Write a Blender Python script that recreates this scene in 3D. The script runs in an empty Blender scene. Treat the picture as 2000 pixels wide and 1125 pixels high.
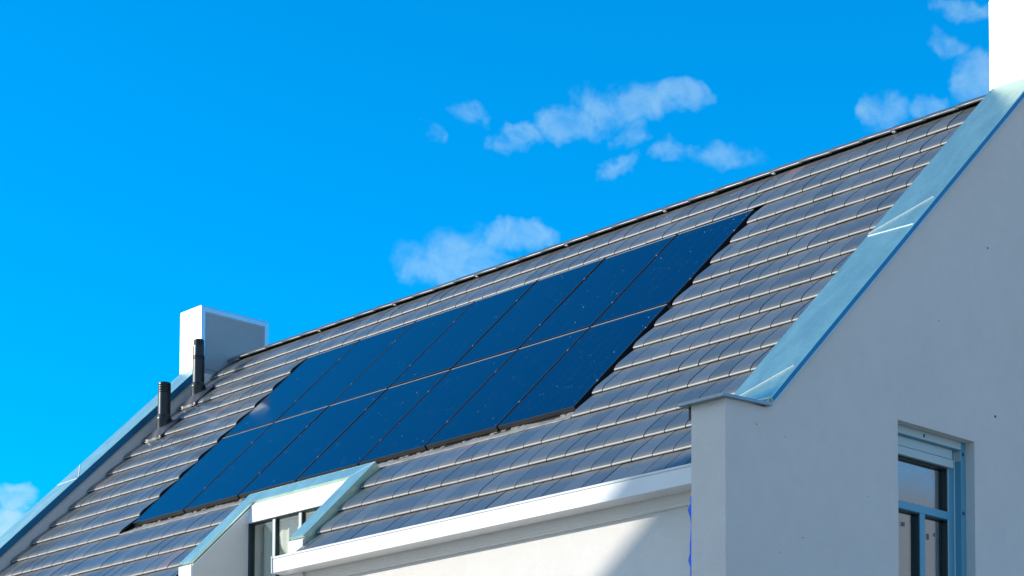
import bpy, math, random
from mathutils import Vector, Matrix
random.seed(7)
sc = bpy.context.scene
COL = sc.collection
V = Vector

# ------------------------------------------------------------------ camera
cam_d = bpy.data.cameras.new('camera')
cam = bpy.data.objects.new('camera', cam_d)
COL.objects.link(cam)
sc.camera = cam
cam_d.sensor_width = 36.0
cam_d.lens = 4074.33 / 2000 * 36
cam_d.shift_y = (1613.82 - 562.5) / 2000      # lens shifted up, body almost level
cam_d.clip_start = 0.1
cam_d.clip_end = 3000
PITCH, YAW, ROLL = 0.0585, 0.8193, 0.0039
B = Matrix(((1, 0, 0), (0, 0, -1), (0, 1, 0)))
R = Matrix.Rotation(YAW, 3, 'Z') @ Matrix.Rotation(PITCH, 3, 'X') @ B @ Matrix.Rotation(ROLL, 3, 'Z')
cam.matrix_world = Matrix.Translation(V((20.7164, -13.2547, -4.9521))) @ R.to_4x4()

# ------------------------------------------------------------------ light
SUN_A, SUN_E = 0.92, 0.53                      # sun ray travels (A, 1, -E)
sun_dir = V((SUN_A, 1.0, -SUN_E)).normalized()
to_sun = -sun_dir
SUN_EL = math.asin(to_sun.z)
SUN_AZ = math.atan2(to_sun.x, to_sun.y)        # clockwise from +Y
sd = bpy.data.lights.new('sun', 'SUN')
sd.energy = 4.6
sd.angle = math.radians(0.5)
sd.color = (1.0, 0.95, 0.86)
sun = bpy.data.objects.new('sun', sd)
COL.objects.link(sun)
sun.rotation_euler = to_sun.to_track_quat('Z', 'Y').to_euler()
sc.view_settings.view_transform = 'Standard'
sc.view_settings.look = 'None'
sc.view_settings.exposure = 0.0
sc.view_settings.gamma = 1.0

# ------------------------------------------------------------------ node helper
class NT:
    def __init__(s, tree): s.t = tree; s.t.nodes.clear()
    def n(s, typ, **kw):
        nd = s.t.nodes.new(typ)
        for k, v in kw.items():
            if k.startswith('_'): nd.inputs[int(k[1:])].default_value = v
            elif k in nd.inputs and not hasattr(type(nd), k): nd.inputs[k].default_value = v
            else: setattr(nd, k, v)
        return nd
    def l(s, a, b): s.t.links.new(a, b)
    def val(s, x, sock):
        if isinstance(x, (int, float)): sock.default_value = x
        elif isinstance(x, (tuple, list)):
            sock.default_value = tuple(x) + ((1,) if len(x) == 3 and len(sock.default_value) == 4 else ())
        else: s.l(x, sock)
    def m(s, op, a, b=0.0, c=0.0, clamp=False):
        nd = s.n('ShaderNodeMath', operation=op, use_clamp=clamp)
        s.val(a, nd.inputs[0]); s.val(b, nd.inputs[1]); s.val(c, nd.inputs[2])
        return nd.outputs[0]
    def mix(s, f, a, b, bt='MIX'):
        nd = s.n('ShaderNodeMix', data_type='RGBA', blend_type=bt)
        s.val(f, nd.inputs[0]); s.val(a, nd.inputs[6]); s.val(b, nd.inputs[7])
        return nd.outputs[2]
    def ss(s, x, lo, hi):
        nd = s.n('ShaderNodeMapRange', interpolation_type='SMOOTHSTEP')
        s.val(x, nd.inputs[0]); nd.inputs[1].default_value = lo; nd.inputs[2].default_value = hi
        return nd.outputs[0]
    def noise(s, vec, scale, detail=4, rough=.5, dist=0.0):
        nd = s.n('ShaderNodeTexNoise')
        nd.inputs['Scale'].default_value = scale; nd.inputs['Detail'].default_value = detail
        nd.inputs['Roughness'].default_value = rough; nd.inputs['Distortion'].default_value = dist
        if vec is not None: s.l(vec, nd.inputs['Vector'])
        return nd.outputs['Fac']

# ------------------------------------------------------------------ world: sky and clouds
w = bpy.data.worlds.new('World'); sc.world = w; w.use_nodes = True
t = NT(w.node_tree)
sky = t.n('ShaderNodeTexSky', sky_type='NISHITA', sun_disc=False)
sky.sun_elevation = SUN_EL; sky.sun_rotation = SUN_AZ % (2 * math.pi)
sky.altitude = 50; sky.air_density = 1.0; sky.dust_density = 0.6; sky.ozone_density = 2.0
SKY_STR = 0.11
geo = t.n('ShaderNodeTexCoord'); gen = geo.outputs['Generated']
sx = t.n('ShaderNodeSeparateXYZ'); t.l(gen, sx.inputs[0])
X_, Y_, Z_ = sx.outputs
D2 = 57.29578
az = t.m('MULTIPLY', t.m('ARCTAN2', X_, Y_), D2)
el = t.m('MULTIPLY', t.m('ARCSINE', Z_), D2)
sr = t.n('ShaderNodeSeparateColor'); t.l(sky.outputs[0], sr.inputs[0])
r_ = t.m('MAXIMUM', t.m('SUBTRACT', t.m('MULTIPLY', sr.outputs[0], 1.0), t.m('MULTIPLY', sr.outputs[2], 0.45)), 0.0)
g_ = t.m('MULTIPLY', sr.outputs[1], 1.62)
b_ = t.m('MULTIPLY', sr.outputs[2], 2.6)
cc = t.n('ShaderNodeCombineColor'); t.l(r_, cc.inputs[0]); t.l(g_, cc.inputs[1]); t.l(b_, cc.inputs[2])
blue = cc.outputs[0]
# small fair-weather clouds above the ridge: (azimuth, elevation, radii in degrees, density)
BL = [(-49.56,21.60,.26,.30,.55),(-48.28,22.06,.62,.36,.6),(-46.94,21.68,.60,.42,.85),(-45.58,21.95,1.14,.50,1),(-43.86,22.30,1.6,.60,1),
 (-42.43,22.52,1.25,.40,.95),(-43.79,21.60,.6,.38,.8),(-43.93,20.89,.52,.30,.75),(-42.43,21.10,.85,.34,.7),(-41.0,21.17,.75,.36,.7),
 (-48.3,18.5,1.95,.85,.95),(-46.57,19.0,1.1,.42,.9),(-36.71,21.8,.8,.65,.9),(-35.5,22.0,.7,.4,.8),(-34.68,23.47,.7,.36,.75),
 (-34.26,24.4,1.0,.34,.75),(-34.0,22.6,.85,.85,1),(-60.57,11.74,.85,.5,1),(-60.9,11.0,1.1,.6,1.1)]
nz = t.n('ShaderNodeTexNoise'); nz.inputs['Scale'].default_value = 26; nz.inputs['Detail'].default_value = 4; nz.inputs['Roughness'].default_value = .6
t.l(gen, nz.inputs['Vector'])
nzc = t.n('ShaderNodeSeparateColor'); t.l(nz.outputs['Color'], nzc.inputs[0])
azw = t.m('ADD', az, t.m('MULTIPLY', t.m('SUBTRACT', nzc.outputs[0], .5), 3.4))
elw = t.m('ADD', el, t.m('MULTIPLY', t.m('SUBTRACT', nzc.outputs[1], .5), 1.9))
acc = None
for a, e, ra, re, k in BL:
    dx = t.m('DIVIDE', t.m('SUBTRACT', azw, a), ra)
    dy = t.m('DIVIDE', t.m('SUBTRACT', elw, e), re)
    q = t.m('ADD', t.m('MULTIPLY', dx, dx), t.m('MULTIPLY', dy, dy))
    v = t.m('MULTIPLY', t.m('SUBTRACT', 1.25, q, clamp=True), k)
    acc = v if acc is None else t.m('MAXIMUM', acc, v)
fine = t.noise(gen, 60, 6, .6, .4)
acc = t.m('MULTIPLY', t.ss(t.m('ADD', acc, t.m('MULTIPLY', t.m('MULTIPLY', t.m('SUBTRACT', fine, .52), 2.0), t.m('MINIMUM', t.m('MULTIPLY', acc, 2.5), 1.0))), 0.05, 1.35), t.m('ADD', .6, t.m('MULTIPLY', fine, .7)))
cl1 = t.m('MULTIPLY', t.m('MULTIPLY', acc, 0.40), t.m('ADD', 1.0, t.ss(el, 14, 11)))
c_front = t.mix(cl1, blue, (5.0, 7.4, 8.6))
# broken cloud over the rest of the sky (behind the viewer and to the right)
mp = t.n('ShaderNodeMapping'); mp.inputs['Scale'].default_value = (1, 1, 2.6); t.l(gen, mp.inputs[0])
bn = t.noise(mp.outputs[0], 2.3, 8, .6, .3)
reg = t.n('ShaderNodeVectorMath', operation='DOT_PRODUCT'); t.l(gen, reg.inputs[0])
reg.inputs[1].default_value = V((0.96, 0.22, -0.05)).normalized()
rg = t.ss(reg.outputs['Value'], 0.0, 0.5)
# unseen bright haze added round the sun to fill shaded fronts and dormer panes
reg2 = t.n('ShaderNodeVectorMath', operation='DOT_PRODUCT'); t.l(gen, reg2.inputs[0])
reg2.inputs[1].default_value = V((-0.70, -0.68, 0.20)).normalized()
fill_haze = t.m('MULTIPLY', t.ss(reg2.outputs['Value'], .55, .95), t.m('ADD', .35, t.m('MULTIPLY', bn, .7)))
# clear gap in the cloud to the north-east
hole = t.n('ShaderNodeVectorMath', operation='DOT_PRODUCT'); t.l(gen, hole.inputs[0])
hole.inputs[1].default_value = V((.729, .634, .259)).normalized()
cl2 = t.m('MULTIPLY', t.m('MULTIPLY', t.ss(bn, .38, .56), rg), t.m('SUBTRACT', 1.0, t.ss(hole.outputs['Value'], .945, .972)))
c_all = t.mix(t.m('MULTIPLY', cl2, .75), t.mix(fill_haze, c_front, (14.0, 13.0, 12.0)), (6.4, 6.4, 6.9))
# a grey bank low in the sky beyond the near gable
bank = t.m('MULTIPLY', t.m('MULTIPLY', t.ss(az, 14, 24), t.m('SUBTRACT', 1.0, t.ss(az, 44, 50))), t.m('SUBTRACT', 1.0, t.ss(el, 11.5, 15)))
c_all = t.mix(bank, c_all, (3.5, 4.1, 5.0))
bg = t.n('ShaderNodeBackground'); t.l(c_all, bg.inputs[0]); bg.inputs[1].default_value = SKY_STR
wo = t.n('ShaderNodeOutputWorld'); t.l(bg.outputs[0], wo.inputs[0])

# ------------------------------------------------------------------ materials
MATS = {}
def mat(name):
    m = bpy.data.materials.new(name); m.use_nodes = True; MATS[name] = m
    t = NT(m.node_tree)
    bs = t.n('ShaderNodeBsdfPrincipled'); out = t.n('ShaderNodeOutputMaterial'); t.l(bs.outputs[0], out.inputs[0])
    tc = t.n('ShaderNodeTexCoord')
    return t, bs, tc.outputs['Object'], out
def setp(bs, **kw):
    for k, v in kw.items():
        k = {'base': 'Base Color', 'rough': 'Roughness', 'metal': 'Metallic', 'spec': 'Specular IOR Level', 'coat': 'Coat Weight', 'crough': 'Coat Roughness'}.get(k, k)
        bs.inputs[k].default_value = (tuple(v) + (1,)) if isinstance(v, tuple) else v
def bump(t, bs, h, dist, strength=1.0):
    b = t.n('ShaderNodeBump'); b.inputs['Distance'].default_value = dist; b.inputs['Strength'].default_value = strength
    t.l(h, b.inputs['Height']); t.l(b.outputs[0], bs.inputs['Normal'])

def stucco(name, c1, c2, dist=.0055):
    t, bs, oc, _ = mat(name)
    big = t.noise(oc, 1.1, 5, .6); mid = t.noise(oc, 9, 4, .6)
    grain = t.noise(oc, 140, 2, .7)
    f = t.m('ADD', t.m('MULTIPLY', big, .6), t.m('MULTIPLY', mid, .4))
    col = t.mix(t.ss(f, .3, .7), c1, c2)
    col = t.mix(t.m('MULTIPLY', t.ss(grain, .35, .7), .22), col, tuple(x * .72 for x in c1))
    t.l(col, bs.inputs['Base Color']); setp(bs, rough=.92, spec=.2)
    bump(t, bs, t.m('ADD', grain, t.m('MULTIPLY', mid, .5)), dist)
stucco('stucco', (.77, .72, .66), (.82, .77, .71))
stucco('stucco_gable', (.75, .67, .60), (.80, .725, .65))
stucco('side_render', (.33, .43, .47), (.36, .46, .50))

def metal(name, base, rough, met, var=.1, streak=True, seedscale=1.0):
    t, bs, oc, _ = mat(name)
    mp = t.n('ShaderNodeMapping'); mp.inputs['Scale'].default_value = (3 * seedscale, 1, 1); t.l(oc, mp.inputs[0])
    n1 = t.noise(mp.outputs[0], 2.2, 6, .65, .4); n2 = t.noise(oc, 28, 4, .6)
    f = t.m('ADD', t.m('MULTIPLY', n1, .65), t.m('MULTIPLY', n2, .35))
    col = t.mix(t.ss(f, .32, .68), tuple(x * (1 - var) for x in base), tuple(min(1, x * (1 + var)) for x in base))
    sp = t.noise(oc, 42, 2, .5)
    col = t.mix(t.m('MULTIPLY', t.ss(sp, .72, .78), .18), col, (.8, .8, .78))
    t.l(col, bs.inputs['Base Color']); setp(bs, metal=met)
    t.l(t.m('ADD', rough - .06, t.m('MULTIPLY', f, .14)), bs.inputs['Roughness'])
    bump(t, bs, t.noise(oc, 5, 3, .5), .004)
metal('zinc', (.64, .84, .66), .33, .90)
metal('zinc_trim', (.50, .60, .66), .35, .8, .05)
metal('lead', (.25, .24, .22), .62, .1, .3)

def paint(name, base, rough=.35, var=.04, spec=.5):
    t, bs, oc, _ = mat(name)
    n1 = t.noise(oc, 3.0, 5, .6)
    t.l(t.mix(t.ss(n1, .3, .7), tuple(x * (1 - var) for x in base), base), bs.inputs['Base Color'])
    setp(bs, rough=rough, spec=spec)
    bump(t, bs, t.noise(oc, 12, 2, .5), .0008)
paint('white_paint', (.82, .81, .79), .38)
paint('gutter_white', (.80, .79, .77), .32)
paint('board_white', (.80, .74, .67), .5)
metal('painted_reflection', (.01, .17, .31), .38, .4, .12)  # blue sky reflection put into the colour of the coping edges
metal('cap_zinc', (.26, .33, .37), .38, .7, .08)
paint('window_frame_paint', (.11, .34, .45), .35)
paint('window_cream', (.50, .56, .54), .4)
paint('dark_gasket', (.012, .014, .014), .5)
paint('dark_rebate', (.010, .028, .032), .4)
paint('black_frame', (.018, .018, .019), .36)
paint('frame_edge', (.04, .04, .042), .35)
paint('bright_trim', (.84, .84, .84), .35)
paint('glint_trim', (.58, .66, .74), .4)
paint('pipe_plastic', (.006, .009, .010), .30, .15)
paint('pipe_dark', (.012, .014, .015), .5)
paint('underlay', (.012, .012, .013), .8)
paint('navy_tape', (.008, .02, .22), .5)
paint('sticker', (.35, .5, .6), .4)
paint('smudge', (.10, .11, .14), .6)
paint('blue_film', (.0, .13, .85), .4)
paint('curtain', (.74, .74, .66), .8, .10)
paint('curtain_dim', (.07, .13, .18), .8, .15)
paint('joint_line', (.10, .11, .12), .7)
paint('neighbour_roof', (.06, .055, .055), .5, .2)

def tiles():
    t, bs, oc, _ = mat('roof_tile')
    a = t.n('ShaderNodeAttribute', attribute_name='rnd'); rnd = a.outputs['Fac']
    a2 = t.n('ShaderNodeAttribute', attribute_name='sp'); sp = a2.outputs['Fac']
    n1 = t.noise(oc, 5, 5, .65); n2 = t.noise(oc, 36, 4, .6); n3 = t.noise(oc, 1.3, 3, .5)
    base = t.mix(rnd, (.066, .074, .078), (.108, .116, .118))
    pink = t.m('MULTIPLY', t.m('GREATER_THAN', rnd, .975), t.ss(n1, .40, .62))
    base = t.mix(t.m('MULTIPLY', pink, .6), base, (.26, .15, .13))
    # dust that the rain leaves under each overlap and round the nose
    wob = t.m('MULTIPLY', t.m('SUBTRACT', n1, .5), .10)
    spw = t.m('ADD', sp, wob)
    d1 = t.ss(spw, .25, .37)
    d2 = t.m('SUBTRACT', 1.0, t.ss(spw, .01, .07), clamp=True)
    dust = t.m('MULTIPLY', t.m('MAXIMUM', d1, t.m('MULTIPLY', d2, .55)), t.m('ADD', .25, t.m('MULTIPLY', n2, .6)))
    col = t.mix(t.m('MULTIPLY', dust, .6), base, (.20, .185, .165))
    col = t.mix(t.m('MULTIPLY', t.m('LESS_THAN', sp, .002), .45), col, (.60, .575, .54))  # sun highlight on the nose face, put into the colour as a pale tone
    spk = t.ss(t.noise(oc, 70, 1, .5), .745, .77)
    col = t.mix(t.m('MULTIPLY', spk, .55), col, (.5, .49, .46))
    t.l(col, bs.inputs['Base Color'])
    t.l(t.m('ADD', t.m('ADD', .22, t.m('MULTIPLY', t.m('LESS_THAN', sp, .002), .16)), t.m('ADD', t.m('MULTIPLY', dust, .35), t.m('MULTIPLY', n3, .12))), bs.inputs['Roughness'])
    setp(bs, spec=.7)
    bump(t, bs, t.m('ADD', n2, t.m('MULTIPLY', n1, 1.2)), .0007)
tiles()

def solar():
    t, bs, oc, _ = mat('solar_glass')
    # oc: object space of each panel, x across, y up the slope
    s = t.n('ShaderNodeSeparateXYZ'); t.l(oc, s.inputs[0])
    oi = t.n('ShaderNodeObjectInfo'); rnd = oi.outputs['Random']
    px, py = s.outputs[0], s.outputs[1]
    n1 = t.noise(oc, 1.5, 4, .6)
    col = t.mix(n1, (.0, .006, .034), (.001, .010, .050))
    # thin cell gaps
    fx = t.m('ABSOLUTE', t.m('SUBTRACT', t.m('FRACT', t.m('DIVIDE', px, .1675)), .5))
    fy = t.m('ABSOLUTE', t.m('SUBTRACT', t.m('FRACT', t.m('DIVIDE', py, .0845)), .5))
    gap = t.m('MAXIMUM', t.m('GREATER_THAN', fx, .488), t.m('GREATER_THAN', fy, .485))
    col = t.mix(t.m('MULTIPLY', gap, .8), col, (.02, .03, .045))
    # sun glints on solder points, painted as pale dots: short rows, some missing
    gx, gy = .042, .085
    cx = t.m('FLOOR', t.m('DIVIDE', px, gx)); cy = t.m('FLOOR', t.m('DIVIDE', py, gy))
    cv = t.n('ShaderNodeCombineXYZ'); t.l(cx, cv.inputs[0]); t.l(cy, cv.inputs[1]); t.l(t.m('MULTIPLY', rnd, 37.0), cv.inputs[2])
    wn = t.n('ShaderNodeTexWhiteNoise', noise_dimensions='3D'); t.l(cv.outputs[0], wn.inputs[0])
    ux = t.m('SUBTRACT', t.m('FRACT', t.m('DIVIDE', px, gx)), .5); uy = t.m('SUBTRACT', t.m('FRACT', t.m('DIVIDE', py, gy)), .5)
    rr = t.m('SQRT', t.m('ADD', t.m('POWER', t.m('MULTIPLY', ux, gx), 2), t.m('POWER', t.m('MULTIPLY', uy, gy), 2)))
    wn2 = t.n('ShaderNodeSeparateColor'); t.l(wn.outputs['Color'], wn2.inputs[0])
    rad = t.m('ADD', .0019, t.m('MULTIPLY', t.m('POWER', wn2.outputs[1], 6), .0032))
    dot = t.m('LESS_THAN', rr, rad)
    # clusters: broad noise stretched across the panel
    mp = t.n('ShaderNodeMapping'); mp.inputs['Scale'].default_value = (3.2, 6.5, 1); t.l(oc, mp.inputs[0])
    cmb = t.n('ShaderNodeVectorMath', operation='ADD'); t.l(mp.outputs[0], cmb.inputs[0])
    cv2 = t.n('ShaderNodeCombineXYZ'); t.l(t.m('MULTIPLY', rnd, 91.0), cv2.inputs[2]); t.l(cv2.outputs[0], cmb.inputs[1])
    cn = t.noise(cmb.outputs[0], 1.6, 2, .5)
    on = t.m('MULTIPLY', t.ss(cn, .50, .60), t.m('GREATER_THAN', wn2.outputs[0], .52))
    dd = t.m('MULTIPLY', t.m('MULTIPLY', dot, on), t.m('ADD', .25, wn2.outputs[2]), clamp=True)
    col = t.mix(dd, col, (.75, .8, .85))
    t.l(col, bs.inputs['Base Color'])
    setp(bs, rough=.10, spec=.28)
    bs.inputs['Specular Tint'].default_value = (.12, .56, 1.0, 1)   # blue anti-reflective coating
    n2 = t.noise(oc, 2.4, 4, .6)
    t.l(t.m('ADD', .04, t.m('MULTIPLY', n2, .06)), bs.inputs['Roughness'])
    bump(t, bs, t.noise(oc, 2.0, 2, .4), .0012)
solar()

def glass(name, tint=(.5, .5, .5), op=.25, ior=1.7, rough=.02):
    m = bpy.data.materials.new(name); m.use_nodes = True; MATS[name] = m
    t = NT(m.node_tree)
    tr = t.n('ShaderNodeBsdfTransparent'); tr.inputs[0].default_value = tint + (1,)
    pr = t.n('ShaderNodeBsdfGlossy'); pr.inputs['Roughness'].default_value = rough
    fr = t.n('ShaderNodeFresnel'); ge = t.n('ShaderNodeNewGeometry')
    t.l(t.m('ADD', ior, t.m('MULTIPLY', ge.outputs['Backfacing'], 1.0 / ior - ior)), fr.inputs[0])   # same reflectance on both faces of the pane
    mx = t.n('ShaderNodeMixShader'); t.l(t.m('ADD', fr.outputs[0], op, clamp=True), mx.inputs[0]); t.l(tr.outputs[0], mx.inputs[1]); t.l(pr.outputs[0], mx.inputs[2])
    tc = t.n('ShaderNodeTexCoord')
    b = t.n('ShaderNodeBump'); b.inputs['Distance'].default_value = .002; t.l(t.noise(tc.outputs['Object'], 2.5, 2, .4), b.inputs['Height'])
    t.l(b.outputs[0], pr.inputs['Normal'])
    o = t.n('ShaderNodeOutputMaterial'); t.l(mx.outputs[0], o.inputs[0])
glass('window_glass', (.80, .82, .80), .28)
glass('dormer_glass', (.95, .96, .93), .03, ior=1.45)

def ground_m(name, a, b, s=.6):
    t, bs, oc, _ = mat(name)
    t.l(t.mix(t.ss(t.noise(oc, s, 8, .6), .3, .7), a, b), bs.inputs['Base Color']); setp(bs, rough=.9)
    bump(t, bs, t.noise(oc, 9, 4, .6), .02)
ground_m('ground', (.42, .35, .27), (.52, .44, .35))

# ------------------------------------------------------------------ mesh helpers
class MB:
    def __init__(s): s.v = []; s.f = []; s.at = {}
    def add(s, vs, fs):
        o = len(s.v); s.v += [tuple(p) for p in vs]; s.f += [tuple(i + o for i in f) for f in fs]; return s
    def box(s, a, b):
        x0, y0, z0 = a; x1, y1, z1 = b
        vs = [(x0,y0,z0),(x1,y0,z0),(x1,y1,z0),(x0,y1,z0),(x0,y0,z1),(x1,y0,z1),(x1,y1,z1),(x0,y1,z1)]
        return s.add(vs, [(0,3,2,1),(4,5,6,7),(0,1,5,4),(1,2,6,5),(2,3,7,6),(3,0,4,7)])
    def prism(s, pts, d):
        """closed polygon pts (Vectors) extruded by vector d"""
        n = len(pts); d = V(d); vs = [V(p) for p in pts] + [V(p) + d for p in pts]
        fs = [tuple(range(n))[::-1], tuple(range(n, 2 * n))] + [(i, (i + 1) % n, n + (i + 1) % n, n + i) for i in range(n)]
        return s.add(vs, fs)
    def lathe(s, prof, n=40, cx=0, cy=0):
        k = len(prof); vs = []; fs = []
        for i in range(n):
            a = 2 * math.pi * i / n
            for r, z in prof: vs.append((cx + r * math.cos(a), cy + r * math.sin(a), z))
        for i in range(n):
            j = (i + 1) % n
            for q in range(k - 1): fs.append((i*k+q, j*k+q, j*k+q+1, i*k+q+1))
        fs.append(tuple(i * k for i in range(n))[::-1]); fs.append(tuple(i * k + k - 1 for i in range(n)))
        return s.add(vs, fs)
    def build(s, name, mt, parent=None, bevel=0.0, smooth=False, origin=None, basis=None):
        me = bpy.data.meshes.new(name)
        vs = [V(p) for p in s.v]
        if origin is not None: vs = [p - origin for p in vs]
        me.from_pydata(vs, [], s.f); me.update()
        me.materials.append(MATS[mt])
        o = bpy.data.objects.new(name, me); COL.objects.link(o)
        if parent is not None: o.parent = parent
        if origin is not None: o.location = origin
        import bmesh
        bm = bmesh.new(); bm.from_mesh(me); bmesh.ops.recalc_face_normals(bm, faces=bm.faces); bm.to_mesh(me); bm.free()
        if smooth:
            for p in me.polygons: p.use_smooth = True
            me.set_sharp_from_angle(angle=math.radians(40))
        if bevel:
            md = o.modifiers.new('bevel', 'BEVEL'); md.width = bevel; md.segments = 2; md.limit_method = 'ANGLE'; md.angle_limit = math.radians(35)
        return o
def empty(name, loc, label=None, cat=None, group=None):
    o = bpy.data.objects.new(name, None); COL.objects.link(o); o.location = loc; o.empty_display_size = .2
    if label: o['label'] = label
    if cat: o['category'] = cat
    if group: o['group'] = group
    return o
def tag(o, label, cat, group=None):
    o['label'] = label; o['category'] = cat
    if group: o['group'] = group
    return o

# ------------------------------------------------------------------ roof frame
TH = math.radians(44.27)
S_ = V((0, math.cos(TH), math.sin(TH))); N_ = V((0, -math.sin(TH), math.cos(TH)))
def rp(u, s, d=0.0): return V((u, 0, 0)) + S_ * s + N_ * d
GZ = -6.5
YR = 3.26                                      # ridge
def mir(p): return V((p[0], 2 * YR - p[1], p[2]))
XL, XR = -2.575, 10.07                         # tile field ends
YF, YB = -1.05, 2 * YR + 1.05                  # front and back wall faces

# ground
g = MB(); g.add([(-700, -700, GZ), (700, -700, GZ), (700, 700, GZ), (-700, 700, GZ)], [(0, 1, 2, 3)])
go = g.build('ground', 'ground'); go['kind'] = 'structure'

HX = 3.7
house = empty('house', (HX, YR, GZ), 'white rendered house with grey tiled pitched roof, raised metal-capped gables and inset dormer', 'house')
class Off:                                      # build children in world coordinates under the house empty
    pass
def hpart(mb, name, mt, parent=None, **kw):
    o = mb.build(name, mt, None, **kw)
    par = parent or house
    o.parent = par
    if par is house: o.matrix_parent_inverse = Matrix.Translation(-V((HX, YR, GZ)))
    return o

# ---- roof tiles
COURSE, TW = .38, .2343
PROF = [(.022, -.015), (-.005, -.0105), (-.0072, -.007), (-.006, -.0015), (-.001, .004), (.005, .0072), (.018, .0105), (.038, .0143), (.062, .0163),
        (.09, .0163), (.14, .0118), (.2, .0055), (.29, -.005), (.38, -.018), (.46, -.029)]
def tile_field():
    vs = []; fs = []; rn = []; spv = []; dark = []
    rng = random.Random(3)
    def tile(u0, u1, sk, r, smax=.46, dz=0, tw=0, slope=0):
        o = len(vs); us = [u0, (u0 + u1) / 2, u1]
        pr = [p for p in PROF if p[0] <= smax]
        if pr[-1][0] < smax: pr = pr + [(smax, -.02)]
        for s1, d1 in pr:
            for i, u in enumerate(us):
                dd = d1 + dz + tw * (i - 1)
                vs.append(rp(u, sk + s1 + slope * (i - 1), dd)); spv.append(s1)
        n = len(pr)
        for k in range(n - 1):
            for i in range(2):
                a = o + k * 3 + i; fs.append((a, a + 1, a + 4, a + 3)); rn.append(r)
        # side faces so the tile has thickness
        for side in (0, 2):
            q = len(vs)
            for s1, d1 in pr:
                vs.append(rp(us[side], sk + max(s1, .004), min(d1 + dz - .006, d1 * .6 - .02))); spv.append(.2)
            for k in range(n - 1):
                a = o + k * 3 + side; fs.append((a, a + 3, q + k + 1, q + k)); rn.append(r); dark.append(len(fs) - 1)
    k = -1
    for c in range(-1, 16):
        sk = -1.335 + COURSE * c
        if sk > 4.0: break
        ph = 0.0 if c % 2 == 0 else .5
        # joint phase: joints of course -.585 (c=2) at u = 7.34 + n*TW
        u = 7.34 + ph * TW - TW * 60
        while u < XR:
            a, b = u, u + TW; u += TW
            r = rng.random(); gap = rng.choice((.005, .006, .007, .008, .012))
            dz = rng.uniform(-.0014, .0014); tw = rng.uniform(-.0010, .0014); sl = rng.uniform(-.0010, .0010)
            segs = [(max(a, XL), min(b, XR))]
            def cut(segs, lo, hi):
                out = []
                for x0, x1 in segs:
                    if x1 <= lo or x0 >= hi: out.append((x0, x1)); continue
                    if x0 < lo: out.append((x0, lo))
                    if x1 > hi: out.append((hi, x1))
                return out
            if -.3 < sk < 3.4: segs = cut(segs, -.055 if sk < 1.9 else -.045, 7.44)
            if sk < -.5: segs = cut(segs, 2.62, 4.745)
            for x0, x1 in segs:
                if x1 - x0 < .03: continue
                sm = .46 if sk < 3.7 else .42
                if -.6 < sk < -.5 and -.06 < (x0 + x1) / 2 < 7.44: sm = .40
                tile(x0 + gap / 2, x1 - gap / 2, sk, r, sm, dz, tw, sl)
    me = bpy.data.meshes.new('roof_tiles'); me.from_pydata(vs, [], fs); me.update()
    at = me.attributes.new('rnd', 'FLOAT', 'FACE'); at.data.foreach_set('value', rn)
    at = me.attributes.new('sp', 'FLOAT', 'POINT'); at.data.foreach_set('value', spv)
    for p in me.polygons: p.use_smooth = True
    me.set_sharp_from_angle(angle=math.radians(50))
    me.materials.append(MATS['roof_tile']); me.materials.append(MATS['underlay'])
    for q in dark: me.polygons[q].material_index = 1
    o = bpy.data.objects.new('roof_tiles', me); COL.objects.link(o)
    return o
roof = MB()
# sub-roof below the tiles, with the dormer cut out
def slab(mb, u0, u1, s0, s1, d0, d1):
    mb.prism([rp(u0, s0, d0), rp(u0, s1, d0), rp(u0, s1, d1), rp(u0, s0, d1)], (u1 - u0, 0, 0))
slab(roof, XL - .02, 2.66, -1.55, 4.36, -.13, -.055)
slab(roof, 4.71, XR + .02, -1.55, 4.36, -.13, -.055)
slab(roof, 2.66, 4.71, -.25, 4.36, -.13, -.055)
roof_o = hpart(roof, 'roof', 'underlay')
tl = tile_field(); tl.parent = roof_o
back = MB()
back.prism([mir(rp(XL - .02, -1.6, 0)), mir(rp(XL - .02, 4.36, 0)), mir(rp(XL - .02, 4.36, -.1)), mir(rp(XL - .02, -1.6, -.1))], (XR - XL + .04, 0, 0))
back.build('rear_slope', 'neighbour_roof', roof_o)

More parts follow.
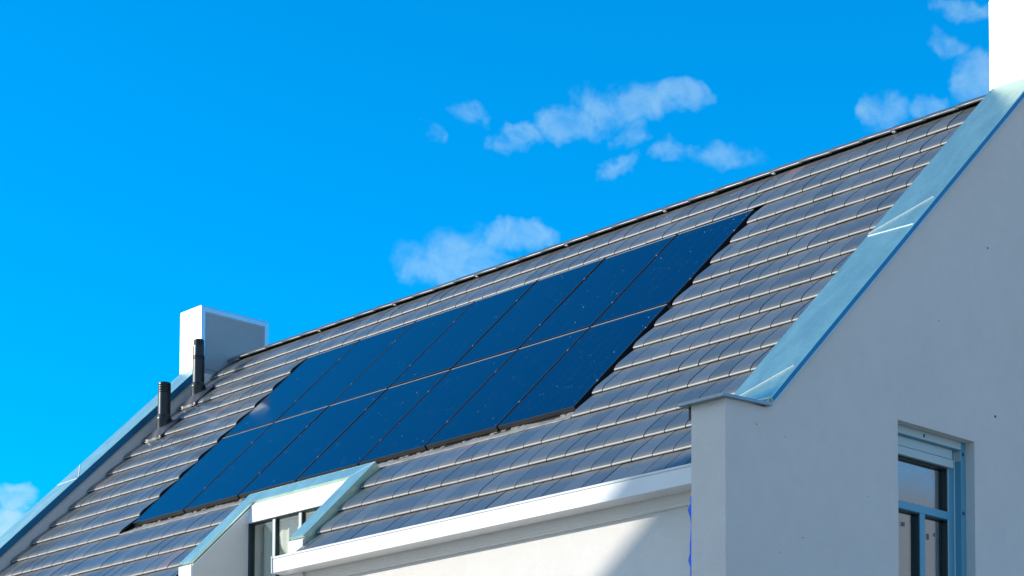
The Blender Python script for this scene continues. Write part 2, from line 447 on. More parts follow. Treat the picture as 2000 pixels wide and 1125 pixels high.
# ridge tiles, lapped one over the next
def ridge():
    prof = [(-.160, 3.046), (-.167, 3.052), (-.169, 3.062), (-.163, 3.073), (-.150, 3.083), (-.11, 3.1145), (-.06, 3.139), (0, 3.152)]
    prof = prof + [(-y, z) for y, z in prof[:-1][::-1]]
    vs = []; fs = []; rn = []; sp = []
    rng = random.Random(5)
    L = .3805; u = 6.72 - L * 25
    while u < 10.05:
        u0, u1 = max(u - .012, -2.52), min(u + L + .02, 10.08); u += L
        if u1 - u0 < .05: continue
        # right (near) end sits under, left end of each lies over its neighbour
        h0, h1 = .007 + rng.uniform(-.002, .002), .0 + rng.uniform(-.002, .002)
        r = rng.random() * .95; o = len(vs); us = [u0, u0 + .004, (u0 + u1) / 2, u1]
        hs = [h0 - .008, h0, (h0 + h1) / 2, h1]
        for uu, hh in zip(us, hs):
            for y, z in prof:
                k = 1 + hh * 3
                vs.append((uu, YR + y * k, z + hh * .8)); sp.append(.03 if abs(y) > .14 else .12)
        n = len(prof)
        for a in range(3):
            for b in range(n - 1):
                q = o + a * n + b; fs.append((q, q + 1, q + n + 1, q + n)); rn.append(r)
        for base in (o, o + 3 * n):             # end thickness
            q = len(vs)
            for y, z in prof: vs.append((vs[base][0], YR + y * .9, z - .016)); sp.append(.2)
            for b in range(n - 1): fs.append((base + b, base + b + 1, q + b + 1, q + b)); rn.append(r)
    me = bpy.data.meshes.new('ridge_tiles'); me.from_pydata(vs, [], fs); me.update()
    at = me.attributes.new('rnd', 'FLOAT', 'FACE'); at.data.foreach_set('value', rn)
    at = me.attributes.new('sp', 'FLOAT', 'POINT'); at.data.foreach_set('value', sp)
    for p in me.polygons: p.use_smooth = True
    me.set_sharp_from_angle(angle=math.radians(50))
    me.materials.append(MATS['roof_tile'])
    o = bpy.data.objects.new('ridge_tiles', me); COL.objects.link(o); o.parent = roof_o
ridge()
m = MB(); m.prism([V((-2.55, YR + y, z)) for y, z in ((-.135, 2.93), (-.125, 3.035), (0, 3.11), (.125, 3.035), (.135, 2.93))], (12.6, 0, 0))
m.build('ridge_vent_strip', 'underlay', roof_o)
for k in range(-22, 9, 4):
    u = 7.861 + k * .3805
    if -2.3 < u < 10:
        m = MB(); m.prism([V((u + .012, YR - .176, 3.044)), V((u + .012, YR - .17, 3.036)), V((u + .012, YR - .15, 3.032)), V((u + .012, YR - .15, 3.04))], (.035, 0, 0))
        m.build('ridge_clip', 'bright_trim', roof_o)

# lead strip under the panels
def strip():
    vs = []; fs = []; rng = random.Random(11)
    n = 190; rows = [(-.205, -.013), (-.198, -.008), (-.15, -.020), (-.10, -.034), (-.05, -.050), (0.0, -.060), (.06, -.08)]
    for i in range(n + 1):
        u = -.07 + (7.50 + .0) * i / n
        for j, (s, d) in enumerate(rows):
            wv = .004 * math.sin(u * 9 + j) + rng.uniform(-.0035, .0035) if 0 < j < 6 else rng.uniform(-.001, .001)
            vs.append(rp(u, s + (rng.uniform(-.002, .002)), d + max(wv, -.003)))
    k = len(rows)
    for i in range(n):
        for j in range(k - 1): fs.append((i*k+j, (i+1)*k+j, (i+1)*k+j+1, i*k+j+1))
    m = MB(); m.add(vs, fs); m.build('lead_flashing', 'lead', roof_o, smooth=True)
    m = MB()
    for i in range(60):                         # curled foam seal ends peeping from under the panels
        u = rng.uniform(-.05, 7.35); 
        if min(abs((u + .0) % 1.05), 1.05 - (u % 1.05)) > .22 and rng.random() < .55: continue
        l = rng.uniform(.03, .10); s = rng.uniform(-.02, .0)
        m.prism([rp(u, s, -.060), rp(u, s - .014, -.058), rp(u, s - .010, -.047), rp(u, s + .01, -.05)], V((l, 0, 0)) + S_ * rng.uniform(-.012, .012))
    m.build('seal_scraps', 'lead', roof_o)['kind'] = 'stuff'
    # side gutters of the panel field: black trays
    m = MB(); slab(m, -.05, 7.45, .02, 3.6, -.052, -.049); m.build('panel_tray', 'dark_gasket', roof_o)
strip()

# ---- walls
wall = MB()
# front wall: right of the dormer recess, left of it, below window strip, rear wall
wall.prism([V((x, YF, z)) for x, z in ((-2.61, GZ - .3), (10.2, GZ - .3), (10.2, -1.12), (4.52, -1.12), (4.52, -2.55), (2.86, -2.55), (2.86, -1.12), (-2.61, -1.12))], (0, .35, 0))
fw = hpart(wall, 'front_wall', 'stucco')
hpart(MB().box((-2.61, YB - .35, GZ - .3), (10.08, YB, -1.12)), 'rear_wall', 'stucco')

def gable(x0, x1, name, win=False):
    """solid gable wall between x0 and x1 with front and rear pillars; one rectangular window opening"""
    DW = .187
    def sl(y): return y * math.tan(TH) + DW / math.cos(TH)     # wall top line
    YP = -1.531; zc = -.80
    pts = [(YP, GZ - .3), (YP, zc), (-1.06, zc), (-1.06, sl(-1.06)), (YR, sl(YR)), (2*YR + 1.06, sl(-1.06)), (2*YR + 1.06, zc), (2*YR - YP, zc), (2*YR - YP, GZ - .3)]
    m = MB()
    if not win:
        m.prism([V((x0, y, z)) for y, z in pts], (x1 - x0, 0, 0))
        return m
    y0, y1, z0, z1 = .616, 1.704, -2.75, -.596
    zt = lambda y: zc if y < -1.06 else sl(y)
    def quadstrip(P): m.prism([V((x0, y, z)) for y, z in P], (x1 - x0, 0, 0))
    # outline minus the hole as single-plane faces: left piece, right piece, top piece, bottom piece
    for x, flip in ((x1, False), (x0, True)):
        A = [(YP, GZ - .3), (y0, GZ - .3), (y0, sl(y0)), (-1.06, sl(-1.06)), (-1.06, zc), (YP, zc)]
        Bp = [(y0, z1), (y1, z1), (y1, sl(y1)), (y0, sl(y0))]
        Cp = [(y0, GZ - .3), (y1, GZ - .3), (y1, z0), (y0, z0)]
        Dp = [(y1, GZ - .3), (2*YR - YP, GZ - .3), (2*YR - YP, zc), (2*YR + 1.06, zc), (2*YR + 1.06, sl(-1.06)), (YR, sl(YR)), (y1, sl(y1))]
        for P in (A, Bp, Cp, Dp): m.add([(x, y, z) for y, z in P], [tuple(range(len(P)))])
    full = [(YP, GZ - .3), (y1, GZ-.3), (2*YR - YP, GZ - .3), (2*YR - YP, zc), (2*YR + 1.06, zc), (2*YR + 1.06, sl(-1.06)), (YR, sl(YR)), (y1, sl(y1)), (y0, sl(y0)), (-1.06, sl(-1.06)), (-1.06, zc), (YP, zc)]
    n = len(full)
    for i in range(n):
        (ya, za), (yb, zb) = full[i], full[(i + 1) % n]
        m.add([(x0, ya, za), (x1, ya, za), (x1, yb, zb), (x0, yb, zb)], [(0, 1, 2, 3)])
    hole = [(y0, z0), (y1, z0), (y1, z1), (y0, z1)]
    for i in range(4):
        (ya, za), (yb, zb) = hole[i], hole[(i + 1) % 4]
        m.add([(x0, ya, za), (x1, ya, za), (x1, yb, zb), (x0, yb, zb)], [(0, 1, 2, 3)])
    return m
def weld_build(mb, name, mt):
    o = mb.build(name, mt)
    import bmesh
    bm = bmesh.new(); bm.from_mesh(o.data); bmesh.ops.remove_doubles(bm, verts=bm.verts, dist=.0004); bmesh.ops.recalc_face_normals(bm, faces=bm.faces); bm.to_mesh(o.data); bm.free()
    o.parent = house; o.matrix_parent_inverse = Matrix.Translation(-V((HX, YR, GZ)))
    return o
gw = weld_build(gable(10.157, 10.5, 'gable_wall', True), 'gable_wall', 'stucco_gable')
gw['label'] = 'near gable wall with the tall recessed window'
# the raised parapet stands slightly in from the pillar face
m = MB()
for mm in (lambda p: p, mir):
    m.prism([mm(rp(10.075, -1.30, -.1)), mm(rp(10.075, -1.30, .134)), mm(rp(10.075, 3.98, .134)), mm(rp(10.075, 3.98, -.1))], (.085, 0, 0))
m.build('parapet', 'stucco', gw)
gl = hpart(gable(-3.05, -2.60, 'gable_wall'), 'gable_wall', 'stucco')
gl['label'] = 'far gable wall behind the vent pipes'

# small open plug holes in the render
for px, pz, r in ((1.93, 1.15, .008), (2.02, -.32, .011), (-1.17, -.95, .004), (-.83, -.99, .003), (-.62, -1.75, .004), (-.9, -1.9, .003), (1.2, .35, .004), (.2, -1.3, .003)):
    m = MB(); m.prism([V((10.4995, px + r * math.cos(i * .9), pz + r * 1.2 * math.sin(i * .9))) for i in range(7)], (.004, 0, 0))
    m.build('plug_hole', 'dark_gasket', gw)

# ---- metal copings
def coping(u_in, u_out, ylo, name, par, s0, s1, seams, drop_in=.085):
    m = MB()
    du = 1 if u_out > u_in else -1
    sec = [(u_in, .215 - drop_in), (u_in, .215), (u_out, .207), (u_out, .162), (u_out - .006 * du, .156), (u_out - .012 * du, .162), (u_out - .012*du, .19), (u_in + .012 * du, .195), (u_in + .012 * du, .215 - drop_in)]
    for mm in (lambda p: p, mir):
        m.prism([mm(rp(u, s0, d)) for u, d in sec], S_ * (s1 - s0) if mm(V((0, 0, 0))).y == 0 else V((0, -S_.y, S_.z)) * (s1 - s0))
        # bright hem along the outer drip edge
    o = hpart(m, name, 'zinc', bevel=.002)
    h = MB()
    h.prism([rp(u_out, s0, .157), rp(u_out, s0, .163), rp(u_out + .006 * du, s0, .163), rp(u_out + .006 * du, s0, .157)], S_ * (s1 - s0))
    h.build('hem', 'zinc_trim', o)
    # sky reflection on the folded drip edges, painted as dark blue strips
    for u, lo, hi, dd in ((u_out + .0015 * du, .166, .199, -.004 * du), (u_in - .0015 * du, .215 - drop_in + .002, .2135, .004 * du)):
        fb_ = MB(); fb_.prism([rp(u, s0 + .005, lo), rp(u, s0 + .005, hi), rp(u, s1, hi), rp(u, s1, lo)], (dd * .5, 0, 0)); fb_.build('edge_reflection', 'painted_reflection', o)
    # folded expansion seams: one rib straight across, one running up to the outer edge
    for s in seams:
        def rib(a, b, wd, ht):
            r = MB(); a = V(a); b = V(b); dr = (b - a).normalized(); nn = N_; sd2 = dr.cross(nn).normalized() * wd
            r.prism([a - sd2, a - sd2 * .7 + nn * ht, a + sd2 * .7 + nn * ht, a + sd2], b - a)
            r.build('seam', 'bright_trim', o, bevel=.001)
        rib(rp(u_in + .01 * du, s, .214), rp(u_out - .01 * du, s - .01, .206), .005, .005)
        rib(rp(u_in + .005 * du, s + .03, .214), rp(u_out - .03 * du, s + .44, .206), .007, .010)
    return o
STOP = (2.70 + .215 * math.sin(TH)) / math.cos(TH)
coping(10.04, 10.53, 0, 'coping', gw, -1.245, STOP, [1.36, -1.24])
coping(-2.575, -3.07, 0, 'coping', gl, -1.285, STOP, [1.335])

# pillar cap plates
for x0, x1, par in ((10.075, 10.54, gw), (-3.08, -2.56, gl)):
    for mm in (lambda p: p, mir):
        m = MB()
        pts = [V((x0, -1.60, -.815)), V((x0, -1.60, -.79)), V((x0, -1.03, -.765)), V((x0, -1.03, -.79))]
        m.prism([mm(p) for p in pts], (x1 - x0, 0, 0))
        m.build('cap_plate', 'cap_zinc', par, bevel=.002)
m = MB()
m.prism([V((10.157, -1.50, -.812)), V((10.157, -1.38, -.812)), V((10.157, -1.42, -.88)), V((10.157, -1.50, -.91))], (-.055, 0, 0))
m.build('cap_bracket', 'dark_gasket', gw)

# ---- chimney-like blocks on the gable tops
def block(x0, x1, par, label):
    m = MB(); y0, y1, z0, z1 = 2.70, 3.82, 2.55, 3.755
    m.box((x0, y0, z0), (x1, y1, z1))
    o = hpart(m, 'chimney', 'white_paint', bevel=.003); o['label'] = label
    tr = MB(); T = .062; P = .014
    for xf, d in ((x1, P), (x0, -P)):
        # mitred metal frame: left stile, head, right stile
        for pts in ([(y0 - .004, z0 + .3), (y0 - .004, z1 + .01), (y0 + T, z1 - T), (y0 + T, z0 + .3)],
                    [(y0 - .004, z1 + .0101), (y1 + .004, z1 + .0101), (y1 - T, z1 - T), (y0 + T, z1 - T)],
                    [(y1 + .004, z0 + .3), (y1 + .004, z1 + .01), (y1 - T, z1 - T), (y1 - T, z0 + .3)]):
            tr.prism([V((xf, y, z)) for y, z in pts], (d, 0, 0))
    tr.box((x0 - P, y0 - .004, z1), (x1 + P, y1 + .004, z1 + .012))
    tr.build('metal_trim', 'zinc_trim', o)
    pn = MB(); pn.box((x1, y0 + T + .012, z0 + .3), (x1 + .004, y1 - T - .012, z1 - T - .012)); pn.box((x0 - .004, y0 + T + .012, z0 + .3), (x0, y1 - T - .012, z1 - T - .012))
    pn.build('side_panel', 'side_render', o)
    ln = MB(); ln.box((x1 + .004, y0 + T, 2.90), (x1 + .0055, y0 + .35, 2.906)); ln.build('panel_joint', 'joint_line', o)
    return o
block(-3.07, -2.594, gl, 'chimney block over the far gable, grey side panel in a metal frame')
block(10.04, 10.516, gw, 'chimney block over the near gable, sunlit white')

# ---- gutter and boards
YG = -1.30; ZT, ZB = -1.182, -1.337
def gutter_run(x0, x1):
    m = MB()
    sec = [(YG, ZB), (YG - .004, ZT - .028), (YG - .004, ZT - .024), (YG + .004, ZT - .022), (YG - .008, ZT - .018), (YG - .010, ZT), (YG + .012, ZT + .002),
           (YG + .012, ZT - .10), (-1.075, ZT - .10), (-1.075, ZT + .02), (-1.06, ZT + .02), (-1.06, ZB + .004)]
    m.prism([V((x0, y, z)) for y, z in sec], (x1 - x0, 0, 0))
    return m
gt = hpart(gutter_run(4.52, 10.156), 'gutter', 'gutter_white', bevel=.003)
gt['label'] = 'white box gutter right of the dormer'
m = MB(); m.prism([V((4.52, YG - .016, ZT + .008)), V((4.52, YG - .012, ZB - .006)), V((4.52, -1.10, ZB - .002)), V((4.52, -1.10, ZT + .008))], (-.012, 0, 0))
m.build('end_cap', 'gutter_white', gt, bevel=.002)
g2 = hpart(gutter_run(-2.59, 2.62), 'gutter', 'gutter_white', bevel=.003)
fb = MB()
for x0, x1 in ((4.60, 10.157), (-2.6, 2.64)):
    fb.prism([V((x0, y, z)) for y, z in ((-1.088, ZB + .01), (-1.088, -1.400), (-1.094, -1.404), (-1.094, -1.412), (-1.084, -1.416), (-1.080, -1.435), (-1.068, -1.440), (-1.04, -1.440), (-1.04, ZB + .01))], (x1 - x0, 0, 0))
hpart(fb, 'fascia_board', 'board_white', bevel=.002)

# ---- dormer recess
CD = .078
yi = -.42
# a recess cut into the eaves: solid cheeks each side, lintel and window at the back
dorm = bpy.data.objects.new('dormer', None); COL.objects.link(dorm); dorm.parent = house
dorm.matrix_parent_inverse = Matrix.Translation(-V((HX, YR, GZ)))
for x0, x1 in ((2.645, 2.86), (4.52, 4.735)):
    top = lambda y: y * math.tan(TH) + (CD - .035) / math.cos(TH)
    dm = MB(); dm.prism([V((x0, y, z)) for y, z in ((-1.105, -2.55), (-1.105, top(-1.105)), (-.20, top(-.20)), (-.20, -2.55))], (x1 - x0, 0, 0))
    dm.build('cheek', 'white_paint', dorm)
m = MB(); m.prism([V((2.86, y, z)) for y, z in ((-.428, -.487), (-.424, -.48), (-.374, -.292), (-.30, -.220), (-.20, -.20), (-.20, -.487))], (1.66, 0, 0))
m.build('lintel', 'white_paint', dorm)
m = MB()                                          # grey render on the inner face of the left cheek
m.prism([V((2.86, y, z)) for y, z in ((-1.09, -2.4), (-1.09, -1.09*math.tan(TH) + .035), (yi, yi*math.tan(TH) + .035), (yi, -2.4))], (.004, 0, 0))
m.build('cheek_render', 'stucco', dorm)
def dcope():
    m = MB()
    uo0, ui0, ui1, uo1 = 2.625, 2.862, 4.518, 4.75
    sb, st, sti = -1.475, -.235, -.425
    def ring(d): return [rp(uo0, sb, d), rp(uo0, st, d), rp(uo1, st, d), rp(uo1, sb, d), rp(ui1, sb, d), rp(ui1, sti, d), rp(ui0, sti, d), rp(ui0, sb, d)]
    T = ring(CD); Bt = ring(CD - .022)
    # the outer edges fold down to the tiles, the inner ones only a little
    vs = T + Bt
    q = [(0, 1, 6, 7), (1, 2, 5, 6), (2, 3, 4, 5)]
    fs = q + [tuple(i + 8 for i in f[::-1]) for f in q] + [(i, (i + 1) % 8, 8 + (i + 1) % 8, 8 + i) for i in range(8)]
    m.add(vs, fs)
    o = m.build('coping', 'zinc', dorm, bevel=.0015)
    f = MB()
    for x, d in ((uo0, -.004), (uo1, .004)):
        zz = lambda s, dd: rp(x, s, dd)
        f.prism([zz(sb, CD), zz(st, CD), zz(st, -.03), zz(sb, -.05)], (d, 0, 0))
    f.prism([rp(uo0, st, CD), rp(uo0, st + .004, CD), rp(uo0, st + .004, -.03), rp(uo0, st, -.03)], (uo1 - uo0, 0, 0))
    f.build('side_flashing', 'zinc', dorm)
    # mitre seams and scuffs
    for a, b in ((rp(uo0, st, CD), rp(ui0, sti, CD)), (rp(uo1, st, CD), rp(ui1, sti, CD))):
        r = MB(); dr = (b - a).normalized(); sd = dr.cross(N_).normalized() * .004
        r.prism([a - sd, a + N_ * .003, a + sd], b - a)
        r.build('seam', 'zinc_trim', dorm)
dcope()
# white end faces of the cheeks
for x0, x1 in ((2.632, 2.858), (4.522, 4.745)):
    m = MB(); m.box((x0, -1.116, -2.5), (x1, -1.105, -1.115 * math.tan(TH) + (CD - .02) / math.cos(TH) - .002))
    m.build('cheek_end', 'white_paint', dorm)
m = MB()
m.prism([V((4.752, -.18, -.215)), V((4.752, -.12, -.135)), V((4.752, -.06, -.10)), V((4.752, -.08, -.16)), V((4.752, -.16, -.25))], (.13, -.0, .0))
m.build('lead_patch', 'lead', dorm, bevel=.01)
# window band
YW = -.40
zT, zBot = -.489, -2.4
m = MB(); m.box((2.862, YW, zBot), (2.90, YW + .06, zT)); m.box((2.862, YW, zT - .012), (4.52, YW + .06, zT)); wf = hpart(m, 'dormer_window', 'dark_rebate')
m = MB()
XM = (3.318, 3.765, 4.21)
for x in XM:
    m = MB(); m.box((x - .022, YW - .006, zBot), (x + .022, YW + .05, zT - .012)); m.build('mullion', 'window_cream', wf, bevel=.002)
    m = MB(); m.box((x + .022, YW + .004, zBot), (x + .030, YW + .05, zT - .012)); m.build('gasket', 'dark_gasket', wf)
MB().box((2.90, YW - .004, -2.4), (4.5, YW + .05, -2.3)).build('sill', 'window_cream', wf)
edges = [2.90] + [x for x in XM] + [4.5]
for i in range(4):
    x0 = edges[i] + (.022 if i else 0); x1 = edges[i + 1] - .022
    m = MB(); m.box((x0, YW + .022, zBot + .1), (x1, YW + .030, zT - .012)); m.build('pane', 'dormer_glass', wf)
def curtain(x0, x1, y, z0, z1, amp=.012, n=60, wl=.05):
    vs = []; fs = []
    for i in range(n + 1):
        x = x0 + (x1 - x0) * i / n; yy = y + amp * math.sin(x / wl * 2.2) + amp * .6 * math.sin(x / wl * .9 + 1)
        vs += [(x, yy, z0), (x, yy * 1 + 0.0, z1)]
    for i in range(n): fs.append((2*i, 2*i+2, 2*i+3, 2*i+1))
    m = MB(); m.add(vs, fs); return m
curtain(2.9, 4.5, YW + .16, zBot, zT).build('curtain', 'curtain', dorm, smooth=True)

# ---- gable window
win = hpart(MB().box((10.15, .62, -2.745), (10.2, 1.70, -2.70)), 'window', 'window_frame_paint')
win['label'] = 'tall recessed window with a roller blind box'
XFL, XW, XG = 10.41, 10.34, 10.295
def fr(pts_out, pts_in, xa, xb, name, mt, bevel=.0015):
    (y0, y1, z0, z1), (a0, a1, b0, b1) = pts_out, pts_in
    m = MB()
    m.box((xa, y0, z0), (xb, a0, z1)); m.box((xa, a1, z0), (xb, y1, z1)); m.box((xa, a0, b1), (xb, a1, z1)); m.box((xa, a0, z0), (xb, a1, b0))
    return m.build(name, mt, win, bevel=bevel)
fr((.616, 1.704, -2.75, -.596), (.686, 1.634, -2.68, -.668), XW - .02, XFL, 'outer_frame', 'window_frame_paint')
m = MB(); m.box((XFL, .62, -.664), (XFL + .003, 1.63, -.60)); m.box((XW, 1.6345, -.76), (XFL + .0, 1.6335, -.67)); m.build('head_flashing', 'window_cream', win)
m = MB(); m.box((XW, 1.628, -2.68), (XW + .006, 1.6335, -.668)); m.build('bead', 'bright_trim', win)
fr((.686, 1.628, -2.68, -.668), (.775, 1.545, -2.6, -.822), XW - .06, XW, 'sash', 'window_frame_paint')
m = MB(); m.box((XW, .70, -.752), (XW + .03, 1.565, -.669)); m.box((XW, .70, -.828), (XW + .036, 1.575, -.757)); m.build('blind_box', 'window_cream', win, bevel=.003)
m = MB(); m.box((XW - .001, .70, -.758), (XW + .027, 1.57, -.751)); m.build('blind_slot', 'dark_gasket', win)
m = MB(); m.box((XW - .06, .775, -1.272), (XW + .002, 1.545, -1.205)); m.box((XW - .06, 1.131, -2.6), (XW + .001, 1.206, -1.2725)); m.build('glazing_bar', 'window_frame_paint', win, bevel=.0015)
# dark rebates round each pane, the panes, thin cream bead on the right
panes = [(.775, 1.535, -1.205, -.828), (.775, 1.131, -2.6, -1.272), (1.206, 1.535, -2.6, -1.272)]
rb = MB(); cb = MB()
for y0, y1, z0, z1 in panes:
    rb.box((XG, y0, z1 - .012), (XW - .004, y1, z1 - .0005)); rb.box((XG, y1 - .012, z0), (XW - .004, y1 - .0005, z1)); rb.box((XG, y0, z0), (XG + .01, y0 + .012, z1))
    pm = MB(); pm.box((XG - .008, y0, z0), (XG, y1, z1)); pm.build('pane', 'window_glass', win)
cb.box((XW - .02, 1.536, -2.6), (XW + .003, 1.5445, -1.272)); cb.box((XW - .02, 1.536, -1.205), (XW + .003, 1.5445, -.828))
rb.build('gasket', 'dark_rebate', win); cb.build('glazing_bead', 'window_cream', win)
m = MB(); m.box((XG + .0005, .82, -1.06), (XG + .002, .905, -.90)); m.build('sticker', 'sticker', win)
for y, z, a, b in ((.93, -1.37, .05, .035), (1.29, -1.42, .03, .05), (1.39, -1.40, .02, .03)): MB().box((XG + .0005, y, z - b), (XG + .002, y + a, z)).build('glue_mark', 'smudge', win)
for y, z in ((1.10, -.632), (1.66, -.70), (1.66, -1.21)): MB().box((XFL + .003, y - .011, z - .014), (XFL + .0045, y + .011, z + .014)).build('tape_mark', 'navy_tape', win)
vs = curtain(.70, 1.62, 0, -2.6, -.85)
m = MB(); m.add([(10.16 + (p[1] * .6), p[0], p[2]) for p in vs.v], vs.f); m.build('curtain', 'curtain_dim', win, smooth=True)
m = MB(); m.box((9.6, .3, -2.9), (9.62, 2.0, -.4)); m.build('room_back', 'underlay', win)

# ---- blue protective film hanging in the corner behind the pillar
m = MB(); rng = random.Random(2); vs = []; z = -1.50; k = 0
while z > -3.2:
    w0 = .010 + .010 * abs(math.sin(z * 7.3)) + (.02 if k % 7 == 2 else 0)
    vs += [(10.156, -1.526, z), (10.156 - w0, -1.526 + rng.uniform(-.004, .004), z)]; z -= .055; k += 1
n = len(vs) // 2
m.add(vs, [(2*i, 2*i+1, 2*i+3, 2*i+2) for i in range(n - 1)])
ft = m.build('plastic_film', 'blue_film'); md = ft.modifiers.new('thickness', 'SOLIDIFY'); md.thickness = .002
tag(ft, 'strip of crumpled bright blue plastic film hanging down beside the wall pillar', 'plastic film')

# ------------------------------------------------------------------ solar panels
PW, PH, PITCHX, ROW2 = 1.027, 1.748, 1.05, 1.788
Mrot = Matrix((V((1, 0, 0)), S_, N_)).transposed().to_4x4()
def make_panel():
    root = empty('solar_panel', (0, 0, 0))
    F = .011; D = -.046
    m = MB()                                    # black frame, four mitred sides as boxes
    m.box((0, 0, D), (F, PH, .0015)); m.box((PW - F, 0, D), (PW, PH, .0015)); m.box((F, 0, D), (PW - F, F, .0015)); m.box((F, PH - F, D), (PW - F, PH, .0015))
    m.build('frame', 'black_frame', root, bevel=.0012)
    m = MB(); m.box((F, F, -.008), (PW - F, PH - F, 0)); m.build('glass', 'solar_glass', root)
    m = MB(); m.box((.004, PH + .0005, -.016), (PW - .004, PH + .006, .003)); m.build('edge_glint', 'glint_trim', root)  # pale strip with the sun's glint on the frame lip put into its colour
    for yy in (.42, 1.33):
        m = MB(); m.box((PW - .004, yy - .028, -.012), (PW + .018, yy + .028, .0045))
        cl = m.build('clamp', 'black_frame', root, bevel=.0015)
        b = MB(); b.lathe([(.0042, .0045), (.0042, .0075), (.003, .0085)], 10, PW + .007, yy); b.build('bolt', 'bright_trim', cl)
    return root
def children(o): return [c for c in bpy.data.objects if c.parent == o]
def copy_tree(o, parent=None):
    c = o.copy(); COL.objects.link(c)
    if parent is not None: c.parent = parent
    for ch in children(o): copy_tree(ch, c)
    return c
ORD = ['first', 'second', 'third', 'fourth', 'fifth', 'sixth', 'seventh']
proto = make_panel()
proto_kids = None
LBL_B = ['solar panel at the bottom left corner of the array',
 'solar panel in the lower row, second from the left',
 'lower-row solar panel third from the left, above the left half of the dormer',
 'lower-row solar panel fourth from the left, above the right half of the dormer',
 'solar panel in the lower row, fifth from the left, right of the dormer',
 'solar panel in the lower row, second from its right end',
 'solar panel at the bottom right corner of the array']
LBL_T = ['solar panel at the top left corner, with a pale reflection at its edge',
 'solar panel in the upper row, second from the left',
 'solar panel in the upper row, third from the left',
 'solar panel in the upper row, fourth from the left, in its middle',
 'solar panel in the upper row, fifth from the left',
 'solar panel in the upper row, second from its right end',
 'solar panel at the top right corner of the array, dotted with white specks']
allp = []
for row in range(2):
    for i in range(7):
        o = proto if (row == 0 and i == 0) else copy_tree(proto)
        allp.append((o, row, i))
for o, row, i in allp:
    # each panel sits a hair differently on its rails
    o.matrix_world = Matrix.Translation(rp(i * PITCHX + .010, row * ROW2, 0)) @ Mrot @ Matrix.Rotation(random.uniform(-.0022, .0022), 4, 'X') @ Matrix.Rotation(random.uniform(-.003, .003), 4, 'Y')
    tag(o, (LBL_B, LBL_T)[row][i], 'solar panel', 'solar panels on the roof')

# ------------------------------------------------------------------ vent pipes
def flash_base(root, P):
    """moulded flashing plate lying on the tiles with a raised collar; local coordinates"""
    vs = []; fs = []; nu, ns = 22, 22
    for i in range(nu + 1):
        for j in range(ns + 1):
            u = -.20 + .40 * i / nu; s = -.26 + .46 * j / ns
            r = math.hypot(u, s * .8)
            h = .022 + .055 * max(0, 1 - (r / .17) ** 2) + (.012 * math.cos(u * 40) if abs(u) > .12 else 0)
            if s < -.235: h -= .022
            p = V((u, 0, 0)) + S_ * s + N_ * h
            vs.append(p)
    for i in range(nu):
        for j in range(ns): a = i * (ns + 1) + j; fs.append((a, a + ns + 1, a + ns + 2, a + 1))
    m = MB(); m.add(vs, fs); o = m.build('roof_flashing', 'flash_plastic', root, smooth=True)
    sd_ = o.modifiers.new('thickness', 'SOLIDIFY'); sd_.thickness = .006; sd_.offset = -1
    return o
paint('flash_plastic', (.07, .07, .074), .3, .2)
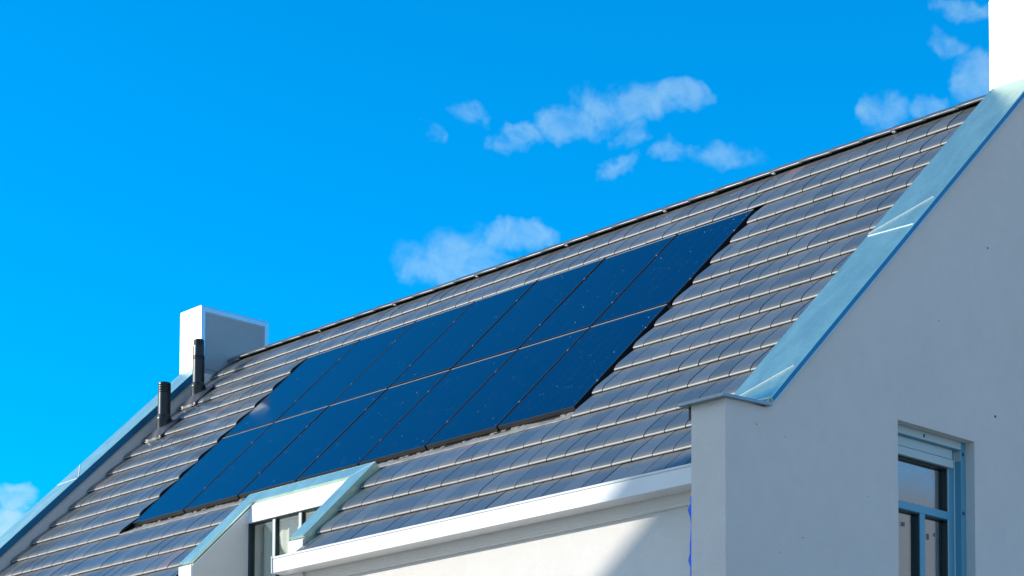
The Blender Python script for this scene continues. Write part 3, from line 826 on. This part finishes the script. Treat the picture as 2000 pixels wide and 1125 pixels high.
def pipe(P, h, kind, label, group='vent pipes on the roof'):
    root = empty('vent_pipe', P, label, 'vent pipe', group)
    flash_base(root, P)
    r0, r1 = (.099, .084) if kind == 'louvre' else (.096, .076)
    m = MB(); m.lathe([(r0, -.12), (r0, .12), (r0 + .004, .135), (r0 + .002, .15), (r1 + .006, .19), (r1 + .001, .20)], 48); m.build('sleeve', 'pipe_plastic', root, smooth=True)
    if kind == 'louvre':
        m = MB(); m.lathe([(r1, .19), (r1, h - .15)], 48); m.build('tube', 'pipe_plastic', root, smooth=True)
        pr = []
        z = h - .152
        for k in range(4):
            pr += [(r1 - .018, z), (r1 - .018, z + .009), (r1, z + .010), (r1, z + .030)]; z += .033
        pr += [(r1 - .004, z + .008), (r1 - .02, z + .012)]
        m = MB(); m.lathe(pr, 48); m.build('louvred_cap', 'pipe_plastic', root, smooth=True)
        m = MB(); m.lathe([(r1 - .0175, h - .15), (r1 - .0175, h - .02)], 32); m.build('cap_core', 'pipe_dark', root)
    else:
        z = h - .275; pr = [(r1 + .004, .19), (r1 + .004, z)]
        for k in range(3): pr += [(r1 - .006, z + .001), (r1 - .006, z + .008), (r1 + .004, z + .009), (r1 + .004, z + .018)]; z += .0185
        pr += [(r1, z + .002), (r1 - .002, h - .085), (r1 - .012, h - .075)]
        m = MB(); m.lathe(pr, 48); m.build('tube', 'pipe_plastic', root, smooth=True)
        m = MB(); n = 14
        for i in range(n):                       # crown of slots
            a = 2 * math.pi * i / n; b = a + 2 * math.pi / n * .62; rr = r1 - .006
            pts = [V((rr * math.cos(q), rr * math.sin(q), h - .085)) for q in (a, (a + b) / 2, b)] + [V(((rr - .012) * math.cos(q), (rr - .012) * math.sin(q), h - .085)) for q in (b, a)]
            m.prism(pts, (0, 0, .07))
        m.lathe([(r1 - .005, h - .018), (r1 - .005, h - .006), (r1 - .015, h)], 40)
        m.build('crown_cap', 'pipe_plastic', root, smooth=False)
        m = MB(); m.lathe([(r1 - .022, h - .09), (r1 - .022, h - .02)], 32); m.build('cap_core', 'pipe_dark', root)
    return root
pipe(V((-2.228, 1.887, 1.84)), .64, 'louvre', 'shorter black vent pipe with a louvred top, nearer the bottom left of the roof')
pipe(V((-2.274, 2.452, 2.391)), .78, 'crown', 'taller black vent pipe with a slotted crown, in front of the white chimney block')

# ------------------------------------------------------------------ house across the way (casts the slanting shadow)
T_ = 14.0
rx, rz = 11.25 - SUN_A * T_, (-1.488 + .78 * (11.25 - 9.193)) + SUN_E * T_
yf = -1.05 - T_
nb = empty('house', (rx, yf - 5, GZ), 'plain rendered house with a steep dark roof standing across the way', 'house')
def npart(mb, name, mt, **kw):
    o = mb.build(name, mt, None, **kw); o.parent = nb; o.matrix_parent_inverse = Matrix.Translation(-V((rx, yf - 5, GZ))); return o
hw = 4.6; ez = rz - .78 * hw
m = MB(); m.prism([V((rx + a, yf - .25, z)) for a, z in ((-hw + .3, GZ - .3), (hw - .3, GZ - .3), (hw - .3, ez), (0, rz - .25), (-hw + .3, ez))], (0, -9.5, 0))
nw = npart(m, 'wall', 'stucco')
m = MB()
for sg in (-1, 1):
    m.prism([V((rx, yf, rz)), V((rx + sg * hw, yf, ez)), V((rx + sg * hw, yf, ez - .16)), V((rx, yf, rz - .2))], (0, -10, 0))
npart(m, 'roof', 'neighbour_roof')
for a in (-2.2, 1.0):
    m = MB(); m.box((rx + a, yf - .249, -2.5), (rx + a + 1.2, yf - .20, -.9)); wo_ = npart(m, 'window', 'white_paint')
    m = MB(); m.box((rx + a + .08, yf - .1995, -2.42), (rx + a + 1.12, yf - .19, -.98)); m.build('pane', 'underlay', wo_)
